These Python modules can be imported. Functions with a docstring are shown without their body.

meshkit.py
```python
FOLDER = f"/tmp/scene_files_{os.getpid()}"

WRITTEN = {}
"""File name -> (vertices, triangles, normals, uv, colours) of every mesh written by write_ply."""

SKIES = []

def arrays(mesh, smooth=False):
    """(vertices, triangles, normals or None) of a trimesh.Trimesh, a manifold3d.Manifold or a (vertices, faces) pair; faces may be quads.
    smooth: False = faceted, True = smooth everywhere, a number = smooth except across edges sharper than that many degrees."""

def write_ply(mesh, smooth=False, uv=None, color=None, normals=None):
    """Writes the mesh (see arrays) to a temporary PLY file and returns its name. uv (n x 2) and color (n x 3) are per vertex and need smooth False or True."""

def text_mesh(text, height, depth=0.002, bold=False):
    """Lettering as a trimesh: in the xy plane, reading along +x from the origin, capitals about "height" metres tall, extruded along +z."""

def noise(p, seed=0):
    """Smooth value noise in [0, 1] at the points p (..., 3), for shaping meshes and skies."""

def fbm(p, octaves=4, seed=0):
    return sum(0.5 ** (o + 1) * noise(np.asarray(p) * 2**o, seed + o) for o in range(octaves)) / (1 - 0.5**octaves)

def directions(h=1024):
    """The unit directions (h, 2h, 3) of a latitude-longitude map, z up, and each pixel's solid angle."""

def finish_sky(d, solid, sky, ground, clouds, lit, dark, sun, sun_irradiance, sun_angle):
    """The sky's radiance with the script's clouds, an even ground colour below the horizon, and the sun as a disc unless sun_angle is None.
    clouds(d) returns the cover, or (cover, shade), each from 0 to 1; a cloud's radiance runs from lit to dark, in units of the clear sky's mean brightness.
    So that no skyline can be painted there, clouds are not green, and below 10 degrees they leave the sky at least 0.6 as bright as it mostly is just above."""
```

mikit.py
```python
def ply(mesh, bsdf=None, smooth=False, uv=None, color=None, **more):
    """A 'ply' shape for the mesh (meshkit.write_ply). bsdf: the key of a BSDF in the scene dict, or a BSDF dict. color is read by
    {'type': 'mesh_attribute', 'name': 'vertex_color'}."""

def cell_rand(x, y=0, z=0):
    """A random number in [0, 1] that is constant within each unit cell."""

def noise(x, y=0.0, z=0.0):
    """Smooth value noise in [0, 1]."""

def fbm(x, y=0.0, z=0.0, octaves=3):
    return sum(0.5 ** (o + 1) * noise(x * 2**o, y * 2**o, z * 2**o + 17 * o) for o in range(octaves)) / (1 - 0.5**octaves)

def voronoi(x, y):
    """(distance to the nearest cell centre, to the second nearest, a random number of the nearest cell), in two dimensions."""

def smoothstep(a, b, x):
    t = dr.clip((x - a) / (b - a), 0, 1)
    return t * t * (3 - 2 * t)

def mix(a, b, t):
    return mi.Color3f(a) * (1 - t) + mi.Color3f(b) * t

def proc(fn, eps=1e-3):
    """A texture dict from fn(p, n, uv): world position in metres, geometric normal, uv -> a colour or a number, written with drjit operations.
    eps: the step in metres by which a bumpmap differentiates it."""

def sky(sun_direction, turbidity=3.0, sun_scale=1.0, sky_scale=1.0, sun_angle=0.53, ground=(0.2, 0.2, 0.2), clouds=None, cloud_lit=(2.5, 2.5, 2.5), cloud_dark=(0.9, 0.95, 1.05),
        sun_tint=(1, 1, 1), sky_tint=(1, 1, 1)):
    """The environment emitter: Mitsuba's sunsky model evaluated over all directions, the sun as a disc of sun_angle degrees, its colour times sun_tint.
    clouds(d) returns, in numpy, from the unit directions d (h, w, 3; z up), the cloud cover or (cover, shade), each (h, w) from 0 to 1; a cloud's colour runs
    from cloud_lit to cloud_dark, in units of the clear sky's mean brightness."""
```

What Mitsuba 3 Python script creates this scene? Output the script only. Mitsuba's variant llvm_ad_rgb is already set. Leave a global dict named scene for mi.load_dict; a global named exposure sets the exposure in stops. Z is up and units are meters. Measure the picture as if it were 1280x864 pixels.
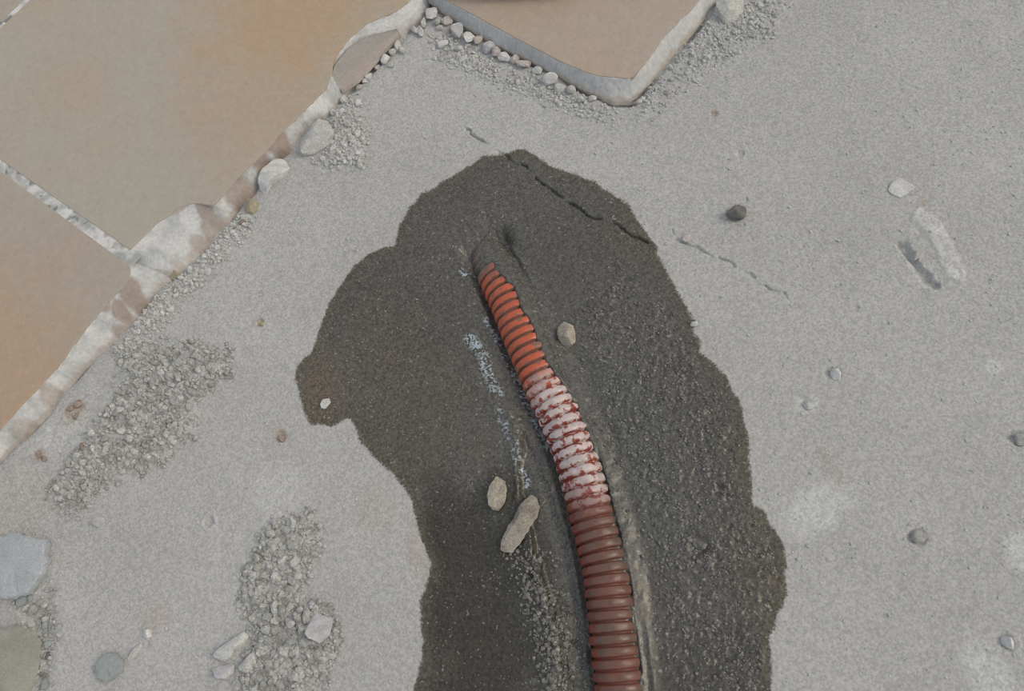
import math, random
import numpy as np, trimesh, mitsuba as mi, drjit as dr
import mikit, meshkit
from shapely.geometry import Polygon, Point
from shapely import prepare, contains_xy
from scipy.spatial import cKDTree

# ---------------------------------------------------------------- camera, sky, exposure
scene, labels = {}, {}
exposure = 2.49
F = 1000.0                                   # focal length in pixels of the 1280 x 864 frame
PITCH, ROLL = math.radians(68.4), math.radians(-23.65)
TILE_Z, CAM_H = 0.012, 0.542                 # tile top and lens above the bare screed, metres
CAM = np.array([0.0, 0.0, CAM_H])
fwd = np.array([0, math.cos(PITCH), -math.sin(PITCH)])
up0 = np.array([0, math.sin(PITCH), math.cos(PITCH)])
right0 = np.array([1.0, 0, 0])
cR, sR = math.cos(ROLL), math.sin(ROLL)


def ray(px, py):
    x, y = (px - 640) / F, -(py - 432) / F
    x, y = cR * x - sR * y, sR * x + cR * y
    return fwd + x * right0 + y * up0


def at(px, py, z=0.0):
    """The point at height z that stands at this pixel of the photograph."""
    d = ray(px, py)
    return CAM + d * ((z - CAM[2]) / d[2])


def line(pts, z=0.0):
    return np.array([at(x, y, z) for x, y in pts])


T = mi.ScalarTransform4f
up_cam = up0 * cR + right0 * (-sR)
scene['camera'] = {'type': 'perspective', 'fov': math.degrees(2 * math.atan(640 / F)), 'fov_axis': 'x', 'near_clip': 0.02, 'far_clip': 50.0,
                   'to_world': T().look_at(origin=CAM.tolist(), target=(CAM + fwd).tolist(), up=up_cam.tolist())}

px_right = at(900, 432) - at(640, 432); px_right /= np.linalg.norm(px_right)
px_up = at(640, 300) - at(640, 432); px_up /= np.linalg.norm(px_up)
SUN_EL = math.radians(38)
sun_h = px_right * 0.95 + px_up * 0.10; sun_h /= np.linalg.norm(sun_h)
SUN = sun_h * math.cos(SUN_EL) + np.array([0, 0, math.sin(SUN_EL)])
# bright overcast: even cloud, the sun a broad soft patch behind it
scene['sky'] = mikit.sky(SUN.tolist(), turbidity=4.0, sun_scale=0.25, sky_scale=1.0, sun_angle=32.0, sun_tint=(0.93, 1.0, 1.09), ground=(0.3, 0.29, 0.27),
                         clouds=lambda d: (np.ones(d.shape[:2]), 0.35 * meshkit.fbm(d * 3.0, 4, 5)), cloud_lit=(0.95, 1.0, 1.08), cloud_dark=(0.76, 0.81, 0.88))

# ---------------------------------------------------------------- helpers


def noise(x, y, s, seed=0, oct=1):
    p = np.stack([np.asarray(x) / s, np.asarray(y) / s, np.full(np.shape(x), 0.37 + seed)], -1)
    return (meshkit.fbm(p, oct, seed) if oct > 1 else meshkit.noise(p, seed)) * 2 - 1


def sstep(a, b, x):
    t = np.clip((x - a) / (b - a), 0, 1)
    return t * t * (3 - 2 * t)


def dense(pts, step=0.001):
    pts = np.asarray(pts, float)
    s = np.r_[0, np.cumsum(np.linalg.norm(np.diff(pts, axis=0), axis=1))]
    t = np.linspace(0, s[-1], max(2, int(s[-1] / step) + 1))
    return np.stack([np.interp(t, s, pts[:, k]) for k in range(pts.shape[1])], -1), t


def poly_sdf(x, y, pts):
    """Signed distance to a closed outline, negative inside."""
    ring = np.vstack([pts, pts[:1]])[:, :2]
    d, _ = dense(ring, 0.0015)
    dist, _ = cKDTree(d).query(np.stack([x, y], -1), distance_upper_bound=0.08)
    dist = np.minimum(dist, 0.08)
    p = Polygon(ring).buffer(0); prepare(p)
    return np.where(contains_xy(p, x, y), -dist, dist)


def line_dist(x, y, pts):
    d, t = dense(np.asarray(pts)[:, :2], 0.001)
    dist, i = cKDTree(d).query(np.stack([x, y], -1), distance_upper_bound=0.06)
    i = np.minimum(i, len(d) - 1)
    return np.minimum(dist, 0.06), t[i]


def tag(key, label=None, category=None, group=None, kind=None):
    labels[key] = {k: v for k, v in dict(label=label, category=category, group=group, kind=kind).items() if v}


def numbered(name):
    if name not in scene and name not in used:
        used.add(name)
        return name
    k = 1
    while f'{name}_{k:03d}' in used:
        k += 1
    used.add(f'{name}_{k:03d}')
    return f'{name}_{k:03d}'


used = set()


def raw_ply(v, f, n, uv, bsdf):
    path = meshkit.write_ply((v, f), False, uv, None, normals=n)
    return {'type': 'ply', 'filename': path, 'face_normals': False, 'bsdf': {'type': 'ref', 'id': bsdf}}


# ---------------------------------------------------------------- outlines traced from the photograph, on the floor
WET = line([(582, 210), (602, 196), (622, 193), (640, 189), (657, 186), (670, 195), (685, 207), (710, 215), (740, 226), (765, 240), (785, 256), (797, 276), (810, 293),
            (821, 308), (822, 316), (832, 338), (847, 363), (860, 386), (867, 401), (871, 406), (866, 413), (875, 426), (873, 440), (892, 454), (910, 472), (919, 492),
            (927, 509), (932, 532), (936, 557), (937, 587), (941, 619), (942, 634), (955, 640), (965, 660), (980, 678), (982, 695), (985, 708), (981, 723), (982, 743),
            (980, 758), (971, 770), (970, 780), (964, 793), (965, 818), (964, 830), (965, 848), (964, 864), (958, 930), (930, 990), (560, 990), (512, 930), (515, 864),
            (522, 843), (527, 820), (529, 798), (525, 778), (525, 758), (529, 738), (536, 718), (537, 703), (530, 685), (524, 668), (520, 648), (517, 637), (512, 620),
            (500, 604), (492, 592), (475, 579), (462, 567), (452, 552), (447, 539), (442, 529), (436, 523), (427, 528), (415, 533), (400, 532), (387, 528), (379, 514),
            (374, 494), (369, 474), (372, 457), (380, 446), (390, 439), (395, 423), (400, 408), (412, 378), (425, 356), (442, 333), (460, 318), (477, 310), (492, 308),
            (495, 293), (502, 276), (512, 258), (527, 242), (545, 232), (560, 222)])
CRACK = line([(585, 160), (600, 176), (618, 188), (640, 200), (655, 208), (672, 224), (682, 232), (697, 243), (706, 252), (725, 262), (740, 271), (760, 275), (776, 285), (795, 297), (815, 306)])
CRACK2 = line([(842, 288), (848, 297), (858, 304), (872, 309), (885, 318), (898, 322), (912, 327), (926, 339), (942, 346), (958, 357), (975, 366), (998, 384)])
# tile edges: the worn top edge, and where the broken side meets the screed
T1_TOP = [(150, 322), (163, 312), (174, 301), (186, 289), (195, 280), (205, 274), (215, 266), (225, 259), (240, 254), (249, 254), (257, 256), (267, 257), (271, 254), (290, 232), (296, 224), (319, 202), (336, 185),
          (350, 167), (365, 154), (385, 134), (399, 120), (408, 111), (410, 104), (414, 94), (415, 82), (419, 71), (425, 62), (440, 45), (460, 29), (480, 20), (496, 14), (512, 1), (528, -14), (541, -28)]
T1_BOT = [(192, 352), (221, 343), (232, 331), (247, 316), (260, 304), (272, 290), (288, 274), (294, 263), (302, 252), (315, 241), (323, 228), (335, 207), (350, 196), (362, 190), (371, 176), (384, 157), (394, 151), (409, 146),
          (421, 130), (432, 117), (446, 107), (452, 97), (467, 85), (480, 71), (487, 62), (494, 57), (512, 37), (529, 21), (534, 7), (538, -3), (552, -25)]
T3_TOP = [(-70, 618), (-30, 571), (0, 537), (14, 522), (26, 508), (44, 490), (65, 466), (80, 450), (92, 431), (105, 415), (112, 405), (121, 395), (136, 377), (152, 361), (160, 350), (163, 342), (162, 333), (166, 327)]
T3_BOT = [(-70, 652), (-30, 606), (0, 574), (17, 555), (32, 544), (50, 526), (61, 514), (71, 497), (92, 474), (102, 462), (126, 439), (147, 421), (151, 416), (161, 405), (171, 394), (189, 371), (200, 358), (214, 347)]
T2_LOW_TOP = [(530, -14), (557, 0), (600, 23), (640, 45), (680, 66), (710, 81), (730, 89), (745, 94), (765, 96), (788, 98)]
T2_LOW_BOT = [(520, -12), (541, 6), (555, 19), (567, 25), (580, 34), (600, 46), (620, 57), (642, 67), (670, 80), (682, 87), (710, 102), (732, 114), (745, 120), (767, 130), (792, 129)]
T2_UP_TOP = [(782, 98), (804, 82), (817, 65), (830, 46), (842, 34), (850, 24), (860, 17), (874, 0), (900, -30), (960, -98)]
T2_UP_BOT = [(783, 130), (797, 120), (817, 99), (840, 72), (850, 60), (866, 42), (880, 24), (892, 8), (899, 0), (924, -30), (984, -98)]
EDGE_LOW = line(T3_BOT + T1_BOT)
EDGE_2 = np.vstack([line(T2_LOW_BOT), line(T2_UP_BOT)])
PIPE_PX = [(596, 296, -.0310), (604, 310, -.0225), (611, 325, -.0150), (622, 347, -.0080), (636, 373, -.0040), (651, 410, -.0025), (667, 447, -.002), (687, 493, -.002), (711, 545, -.002), (731, 605, -.0025), (741, 646, -.003),
           (757, 711, -.003), (766, 782, -.0035), (775, 863, -.004), (780, 940, -.005), (780, 1010, -.006)]
from scipy.interpolate import CubicSpline
_p = np.array([at(x, y, z) for x, y, z in PIPE_PX])
_s = np.r_[0, np.cumsum(np.linalg.norm(np.diff(_p, axis=0), axis=1))]
_cs = CubicSpline(_s, _p)
AXIS_T = np.linspace(0, _s[-1], 900)
AXIS = _cs(AXIS_T)
PIPE_R = 0.0158
S_OF = lambda y: float(np.interp(y, [q[1] for q in PIPE_PX], _s))          # arc length at the pixel row y
TREE_AXIS = cKDTree(AXIS[:, :2])
_tan = np.gradient(AXIS, axis=0); _tan /= np.linalg.norm(_tan, axis=1, keepdims=True)


def pipe_coords(x, y):
    d, i = TREE_AXIS.query(np.stack([x, y], -1), distance_upper_bound=0.09)
    i = np.minimum(i, len(AXIS) - 1)
    side = np.sign((x - AXIS[i, 0]) * -_tan[i, 1] + (y - AXIS[i, 1]) * _tan[i, 0])        # +1 on the left of the direction of travel (image right)
    return np.minimum(d, 0.09) * side, AXIS_T[i]


GRAVEL_A = line([(150, 440), (215, 428), (285, 440), (282, 470), (246, 500), (240, 545), (200, 580), (150, 592), (90, 640), (66, 612), (112, 545), (146, 500), (152, 470)])
GRAVEL_B = line([(322, 680), (345, 655), (382, 645), (394, 680), (368, 740), (402, 762), (420, 792), (392, 880), (296, 880), (312, 830), (322, 790), (303, 745)])
GRAVEL_C = line([(148, 436), (190, 380), (228, 345), (262, 316), (300, 272), (316, 272), (300, 300), (262, 342), (215, 392), (165, 442)])
GRAVEL_D = line([(798, 126), (850, 66), (905, 2), (990, -6), (965, 40), (905, 72), (852, 112), (800, 152)])
GRAVEL_E = line([(642, 696), (676, 690), (694, 740), (722, 800), (736, 872), (686, 872), (668, 780)])
GRAVEL_F = line([(408, 132), (450, 126), (456, 165), (450, 207), (396, 206), (420, 168)])
GRAVEL_H = line([(24, 752), (62, 738), (68, 790), (62, 840), (54, 872), (40, 858), (52, 802), (30, 776)])
GRAVEL_G = line([(545, 44), (600, 66), (680, 108), (760, 140), (768, 152), (690, 128), (600, 92), (548, 68)])
CRUST = line([(0, 590), (100, 478), (150, 430), (150, 500), (110, 545), (66, 612), (60, 650), (0, 660)])
WET_ROUGH = line([(770, 330), (850, 400), (890, 470), (925, 540), (935, 640), (975, 700), (955, 864), (955, 930), (855, 930), (850, 864), (815, 720), (775, 600), (735, 470), (725, 400)])
SLURRY = line([(655, 540), (690, 620), (712, 700), (728, 790), (736, 900), (700, 900), (700, 800), (672, 700), (648, 600)])
CRUMBLE = line([(640, 520), (655, 600), (668, 690), (690, 750), (700, 800), (706, 880)])
SMEAR = line([(1152, 272), (1166, 288), (1178, 305), (1186, 325), (1194, 342)])
PIT = line([(1128, 306), (1136, 318), (1143, 330), (1152, 342), (1166, 358)])
RING_C = at(262, 652)[:2]
BLUE = [line([(588, 424), (600, 440), (607, 455), (612, 475), (622, 490)]), line([(606, 398), (620, 420), (632, 448), (644, 472), (656, 500), (668, 530), (682, 560)]), line([(624, 515), (638, 545), (650, 580), (658, 606)]),
        line([(578, 337), (582, 345)])]
BASE_PITS = [(918, 266, 11), (1041, 465, 8), (1146, 672, 10), (1006, 505, 8), (1256, 803, 9), (1272, 548, 9), (893, 142, 4), (925, 190, 5), (262, 652, 8), (325, 404, 6), (350, 546, 8), (875, 682, 12)]
PITS_W = [(at(a, b)[:2], r * 0.00058) for a, b, r in BASE_PITS]


def fields(x, y):
    """Height of the screed and the two surface masks, at world points."""
    x, y = np.asarray(x, float), np.asarray(y, float)
    wx, wy = x + 0.0022 * noise(x, y, 0.008, 3, 2), y + 0.0022 * noise(x, y, 0.008, 4, 2)
    wet = poly_sdf(wx, wy, WET)
    ga, gb, gc, gd, ge, gf, gg = (sstep(0.004, -0.008, poly_sdf(wx, wy, g)) for g in (GRAVEL_A, GRAVEL_B, GRAVEL_C, GRAVEL_D, GRAVEL_E, GRAVEL_F, GRAVEL_G))
    rough = sstep(0.006, -0.012, poly_sdf(wx, wy, WET_ROUGH))
    slurry = sstep(0.003, -0.003, poly_sdf(wx, wy, SLURRY))
    dcr, _ = line_dist(wx, wy, CRUMBLE)
    crumble = sstep(0.010, 0.002, dcr)
    d, s = pipe_coords(x, y)                                    # d > 0: the photograph's right of the pipe
    near = sstep(0.045, 0.020, np.abs(d))
    right_smooth = sstep(0.034, 0.022, d) * (d > 0) * sstep(S_OF(360), S_OF(430), s)
    grainy = np.maximum.reduce([ga, gb * 0.9, gc * 0.7, gd, ge, gf, gg * 0.7])
    amp = 0.00024 + 0.00075 * rough + 0.00045 * grainy + 0.0010 * crumble * (1 - slurry)
    amp = amp * (1 - 0.75 * slurry) * (1 - 0.6 * right_smooth)
    amp = amp * (0.8 + 0.5 * noise(x, y, 0.05, 8, 2))
    h = 0.0016 * noise(x, y, 0.16, 1, 3) + 0.0006 * noise(x, y, 0.03, 2, 2)
    g1, g2 = noise(x, y, 0.0042, 11), noise(x, y, 0.0022, 12)
    h += amp * (0.9 * g1 + 0.9 * g2 + 0.6 * np.abs(noise(x, y, 0.003, 13)) * 2)
    pock = noise(x, y, 0.0055, 14)
    h -= 0.0008 * sstep(0.52, 0.8, pock) * (0.4 + grainy + rough)
    gh = sstep(0.004, -0.004, poly_sdf(wx, wy, GRAVEL_H))
    crust = sstep(0.012, -0.012, poly_sdf(wx, wy, CRUST))
    h += crust * (0.0011 * noise(x, y, 0.011, 51, 2) + 0.0007 * noise(x, y, 0.005, 52, 2)) - 0.0016 * gh
    h += 0.0022 * (ga + 0.9 * gb + 0.6 * gf) + 0.0012 * gd + 0.0016 * crumble * (1 - slurry)
    h -= 0.0030 * slurry
    # cracks
    for c, w, dep, seed in ((CRACK, 0.0008, 0.0030, 21), (CRACK2, 0.0008, 0.0018, 23)):
        cx, cy = x + 0.0020 * noise(x, y, 0.0035, seed, 2) + 0.002 * noise(x, y, 0.012, seed + 2), y + 0.0020 * noise(x, y, 0.0035, seed + 1, 2) + 0.002 * noise(x, y, 0.012, seed + 3)
        dc, tc = line_dist(cx, cy, c)
        h -= dep * sstep(w * 1.6, w * 0.3, dc) * sstep(-0.4, 0.15, noise(x, y, 0.007, seed + 5, 2))
        h += 0.0007 * sstep(0.004, 0.0015, dc) * np.abs(g1)
    # chased hollow and pits on the dry side
    dp, _ = line_dist(wx, wy, PIT)
    h -= 0.0042 * sstep(0.0052, 0.0008, dp + 0.0016 * g1)
    h += 0.0006 * sstep(0.012, 0.004, dp) * (g1 + g2)
    ring = np.hypot(wx - RING_C[0], wy - RING_C[1])
    h += 0.0011 * np.exp(-((ring - 0.0050) / 0.0013) ** 2)
    dsm, _ = line_dist(wx, wy, SMEAR)
    smear = sstep(0.0085, 0.0045, dsm + 0.002 * noise(x, y, 0.006, 31, 2))
    h += 0.0012 * smear
    for (c, r) in PITS_W:
        h -= 0.0016 * sstep(r * 1.3, r * 0.6, np.hypot(wx - c[0], wy - c[1]))
    # furrow at the foot of the broken tile edges
    de, _ = line_dist(x, y, EDGE_LOW)
    h -= 0.0050 * sstep(0.0050, 0.0014, de) * (0.55 + 0.6 * noise(x, y, 0.02, 33))
    h += 0.0016 * sstep(0.045, 0.012, de) * sstep(0.0, 0.012, de)
    de2, _ = line_dist(x, y, EDGE_2)
    h -= 0.0068 * sstep(0.0048, 0.001, de2) * (0.6 + 0.6 * noise(x, y, 0.02, 34))
    # the channel of the pipe: hollow on the left, mortar raised over the right flank, silt in the grooves, the head buried
    left = d < 0
    a = np.abs(d) - PIPE_R
    s0 = S_OF(312)
    g3 = noise(x, y, 0.009, 16, 2)
    zc = np.interp(s, AXIS_T, AXIS[:, 2])
    k = 0.93 * PIPE_R
    crown = zc + np.sqrt(np.maximum(PIPE_R ** 2 - np.minimum(np.abs(d), k) ** 2, 0))
    d0 = PIPE_R * (np.interp(s, [S_OF(v) for v in (330, 380, 440, 475, 505, 560, 640, 700)], [-0.2, 0.30, 0.36, 0.42, 0.76, 0.82, 0.76, 0.82]) + 0.22 * g3)
    cake = sstep(d0 - 0.0015, d0 + 0.0030, d)
    head = sstep(S_OF(356), S_OF(334), s + 0.008 * g3 + 0.004 * g1)
    thick = np.maximum(cake * (0.0014 + 0.0006 * g1), head * (0.0012 + 0.0012 * g3)) - (1 - np.maximum(cake, head)) * (0.0040 + 0.0012 * g3)
    foot = zc + np.sqrt(PIPE_R ** 2 - k ** 2)
    hl = -0.0045 * sstep(0.022, 0.0, a) * sstep(s0, S_OF(440), s) - 0.0042 * (1 - 0.45 * sstep(S_OF(400), S_OF(460), s)) * sstep(0.0050, 0.0, a + 0.0007 * g3) * sstep(s0 - 0.006, s0 + 0.006, s)
    hr = (foot + 0.0012) * sstep(0.013, -0.0012, a + 0.0012 * g1)
    groove = sstep(0.0030, 0.0008, np.abs(a - 0.0022 + 0.001 * g1)) * (sstep(S_OF(430), S_OF(345), s) * sstep(s0 - 0.004, s0 + 0.004, s) + 0.6 * sstep(S_OF(770), S_OF(800), s))
    hr = hr - 0.0018 * groove
    fade = sstep(S_OF(306), S_OF(322), s)
    h += np.where(left, hl, hr) * fade
    thick = thick - 0.007 * sstep(-0.45, -0.70, d / PIPE_R) * (1 - head)
    top = crown + thick + 0.5 * amp * (g1 + g2)
    top = np.where(s < S_OF(338), np.maximum(top, h - 0.0005), top)
    h = np.where((a < -0.0011) & (s > S_OF(296)), top, h)
    # masks: v > 0 chalk-blue traces beside the pipe, v < 0 pale lime smears
    blue = np.zeros_like(x)
    for k, b in enumerate(BLUE):
        db, tb = line_dist(wx, wy, b)
        w = (0.0058, 0.0030, 0.0042, 0.003)[k]
        blue = np.maximum(blue, sstep(w, w * 0.3, db) * sstep(-0.15, 0.35, noise(x, y, 0.004, 41 + k, 2) + (0.45, 0.15, 0.0, 0.3)[k]))
    lip = sstep(0.0014, 0.0004, np.abs(a - 0.0004)) * (d > 0) * sstep(S_OF(670), S_OF(720), s)
    v = blue - np.maximum(smear * (0.30 + 0.45 * sstep(-0.2, 0.4, noise(x, y, 0.005, 47, 2))), lip * 0.3) * (blue < 0.05)
    return h, wet, v


H = lambda x, y: fields(np.atleast_1d(x), np.atleast_1d(y))[0]

# ---------------------------------------------------------------- materials
P = mikit.proc
corner = lambda a, b: at(a, b)[:2]


def blob(p, c, r, w=0.4):
    """Soft-edged irregular patch about a place on the floor."""
    wob = 1.1 * (mikit.fbm(p.x * 60, p.y * 60, 3.3, 5) - 0.5)
    d = dr.sqrt(dr.square((p.x - float(c[0])) / r[0]) + dr.square((p.y - float(c[1])) / r[1])) + wob * 1.2
    return mikit.smoothstep(1.0 + w, 1.0 - w, d)


PALE = [((1018, 640), (.022, .014), .38), ((1235, 845), (.012, .022), .36), ((1278, 688), (.009, .011), .45), ((1242, 460), (.006, .006), .3), ((1010, 506), (.010, .006), .3), ((350, 620), (.020, .022), .22),
        ((435, 185), (.016, .018), .28), ((70, 540), (.02, .02), .2)]
TAN = [((530, 690), (.010, .030), .30), ((470, 640), (.016, .016), .22), ((350, 545), (.005, .006), .6), ((376, 692), (.007, .005), .5), ((325, 404), (.006, .004), .5), ((1155, 254), (.005, .004), .4),
       ((95, 513), (.009, .005), .75), ((86, 526), (.007, .005), .4), ((47, 570), (.006, .004), .6), ((195, 770), (.012, .010), .3), ((18, 640), (.030, .030), .18), ((1035, 580), (.004, .014), .3), ((893, 142), (.004, .004), .6)]
BROWN_WET = [((398, 490), (.020, .030), .85), ((560, 540), (.012, .010), .35), ((600, 560), (.009, .009), .4), ((500, 500), (.05, .05), .35), ((470, 410), (.04, .04), .3), ((560, 760), (.03, .08), .55), ((800, 290), (.03, .02), .35), ((955, 720), (.02, .03), .45), ((930, 590), (.008, .03), .5)]
SHADE_WET = [((600, 780), (.045, .075), .85), ((560, 660), (.022, .030), .6), ((660, 700), (.020, .050), .7), ((640, 620), (.018, .022), .6), ((880, 860), (.04, .03), .35)]  # darker olive wet mortar, with the viewer's shade and weaker sky reflection painted in
COOL_WET = [((700, 760), (.030, .06), .6), ((780, 560), (.03, .08), .35)]


def screed_rgb(p, n, uv):
    wetd = uv.x + (mikit.fbm(p.x * 900, p.y * 900, 1.0, 2) - 0.5) * 0.0026
    wet = mikit.smoothstep(0.0013, -0.0017, wetd)
    rim = mikit.smoothstep(-0.012, -0.001, wetd) * wet
    grain = mikit.fbm(p.x * 760 + p.y * 310, p.y * 760 - p.x * 310, 2.0, 2)
    n1, n2 = mikit.noise(p.x * 820 + p.y * 300, p.y * 820 - p.x * 300, 9.0), mikit.noise(p.x * 610 - p.y * 540, p.y * 610 + p.x * 540, 31.0)
    big = mikit.fbm(p.x * 16, p.y * 16, 7.0, 5)
    dry = mikit.mix((0.352, 0.353, 0.345), (0.412, 0.413, 0.405), big)
    for c, r, a in PALE:
        dry = mikit.mix(dry, (0.58, 0.59, 0.59), blob(p, corner(*c), r) * a)
    for c, r, a in TAN:
        dry = mikit.mix(dry, (0.34, 0.27, 0.215), blob(p, corner(*c), r) * a)
    dry = mikit.mix(dry, (0.56, 0.56, 0.555), dr.clip(-uv.y, 0, 1))
    speck = mikit.smoothstep(0.56, 0.74, n1 * n2)
    dry = dry * (0.74 + 0.52 * grain) + mi.Color3f(0.055) * speck
    w = mikit.mix((0.072, 0.069, 0.062), (0.098, 0.095, 0.087), big)
    for c, r, a in BROWN_WET:
        w = mikit.mix(w, (0.118, 0.094, 0.072) if c == (398, 490) else (0.098, 0.078, 0.058), blob(p, corner(*c), r, 0.7) * a)
    for c, r, a in COOL_WET:
        w = mikit.mix(w, (0.074, 0.079, 0.075), blob(p, corner(*c), r, 0.7) * a)
    for c, r, a in SHADE_WET:
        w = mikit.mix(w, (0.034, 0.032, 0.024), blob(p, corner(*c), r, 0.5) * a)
    w = mikit.mix(w, (0.088, 0.080, 0.055), rim * 0.6)
    w = mikit.mix(w, (0.30, 0.36, 0.42), dr.clip(uv.y, 0, 1) * mikit.smoothstep(0.38, 0.62, grain) * 0.8)
    w = mikit.mix(w, (0.30, 0.28, 0.25), dr.clip(-uv.y, 0, 1) * 0.9)
    w = w * (0.42 + 1.16 * grain) + mi.Color3f(0.13, 0.127, 0.118) * speck
    return mikit.mix(dry, w, wet)


def screed_rough(p, n, uv):
    wet = mikit.smoothstep(0.0009, -0.0011, uv.x)
    return 0.95 - wet * (0.48 + 0.24 * mikit.noise(p.x * 300, p.y * 300, 3.0))


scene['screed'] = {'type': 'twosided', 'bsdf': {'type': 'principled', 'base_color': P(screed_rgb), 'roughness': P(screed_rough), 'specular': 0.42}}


def tile_fn(base, warm, centres, seed):
    def fn(p, n, uv):
        w = mikit.fbm(p.x * 9 + seed, p.y * 9, seed, 4)
        t = 0.9 * mikit.smoothstep(0.40, 0.72, w) * 0.35
        for c, r, a in centres:
            t = dr.maximum(t, blob(p, corner(*c), r, 0.75) * a)
        c = mikit.mix(base, warm, dr.clip(t, 0, 1))
        grain = 0.5 * mikit.noise(p.x * 1100, p.y * 1100, 1.0) + 0.5 * mikit.fbm(p.x * 260, p.y * 260, 5.0, 2)
        c = c * (0.89 + 0.22 * grain)
        dust = mikit.smoothstep(0.88, 0.96, mikit.noise(p.x * 420, p.y * 420, 6.0))
        return mikit.mix(c, (0.5, 0.49, 0.46), dust * 0.12)
    return fn


def tile_bsdf(name, *a):
    scene[name] = {'type': 'twosided', 'bsdf': {'type': 'bumpmap', 'scale': 0.00012,
                   'arbitrary': P(lambda p, n, uv: mikit.fbm(p.x * 380, p.y * 380, 2.0, 2), eps=4e-4),
                   'bsdf': {'type': 'principled', 'base_color': P(tile_fn(*a)), 'roughness': 0.62, 'specular': 0.35}}}


tile_bsdf('tile_clay_a', (0.372, 0.345, 0.295), (0.415, 0.295, 0.195), [((370, 40), (.09, .07), .9), ((330, 120), (.07, .08), .55), ((480, -10), (.08, .05), .6)], 1.3)
tile_bsdf('tile_clay_b', (0.360, 0.328, 0.282), (0.400, 0.285, 0.195), [((10, 480), (.07, .10), .85), ((40, 420), (.06, .08), .45)], 4.7)
tile_bsdf('tile_clay_c', (0.385, 0.335, 0.285), (0.410, 0.290, 0.205), [((700, 5), (.09, .03), .45)], 8.1)
tile_bsdf('tile_clay_d', (0.365, 0.325, 0.280), (0.40, 0.29, 0.20), [], 12.4)


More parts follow.
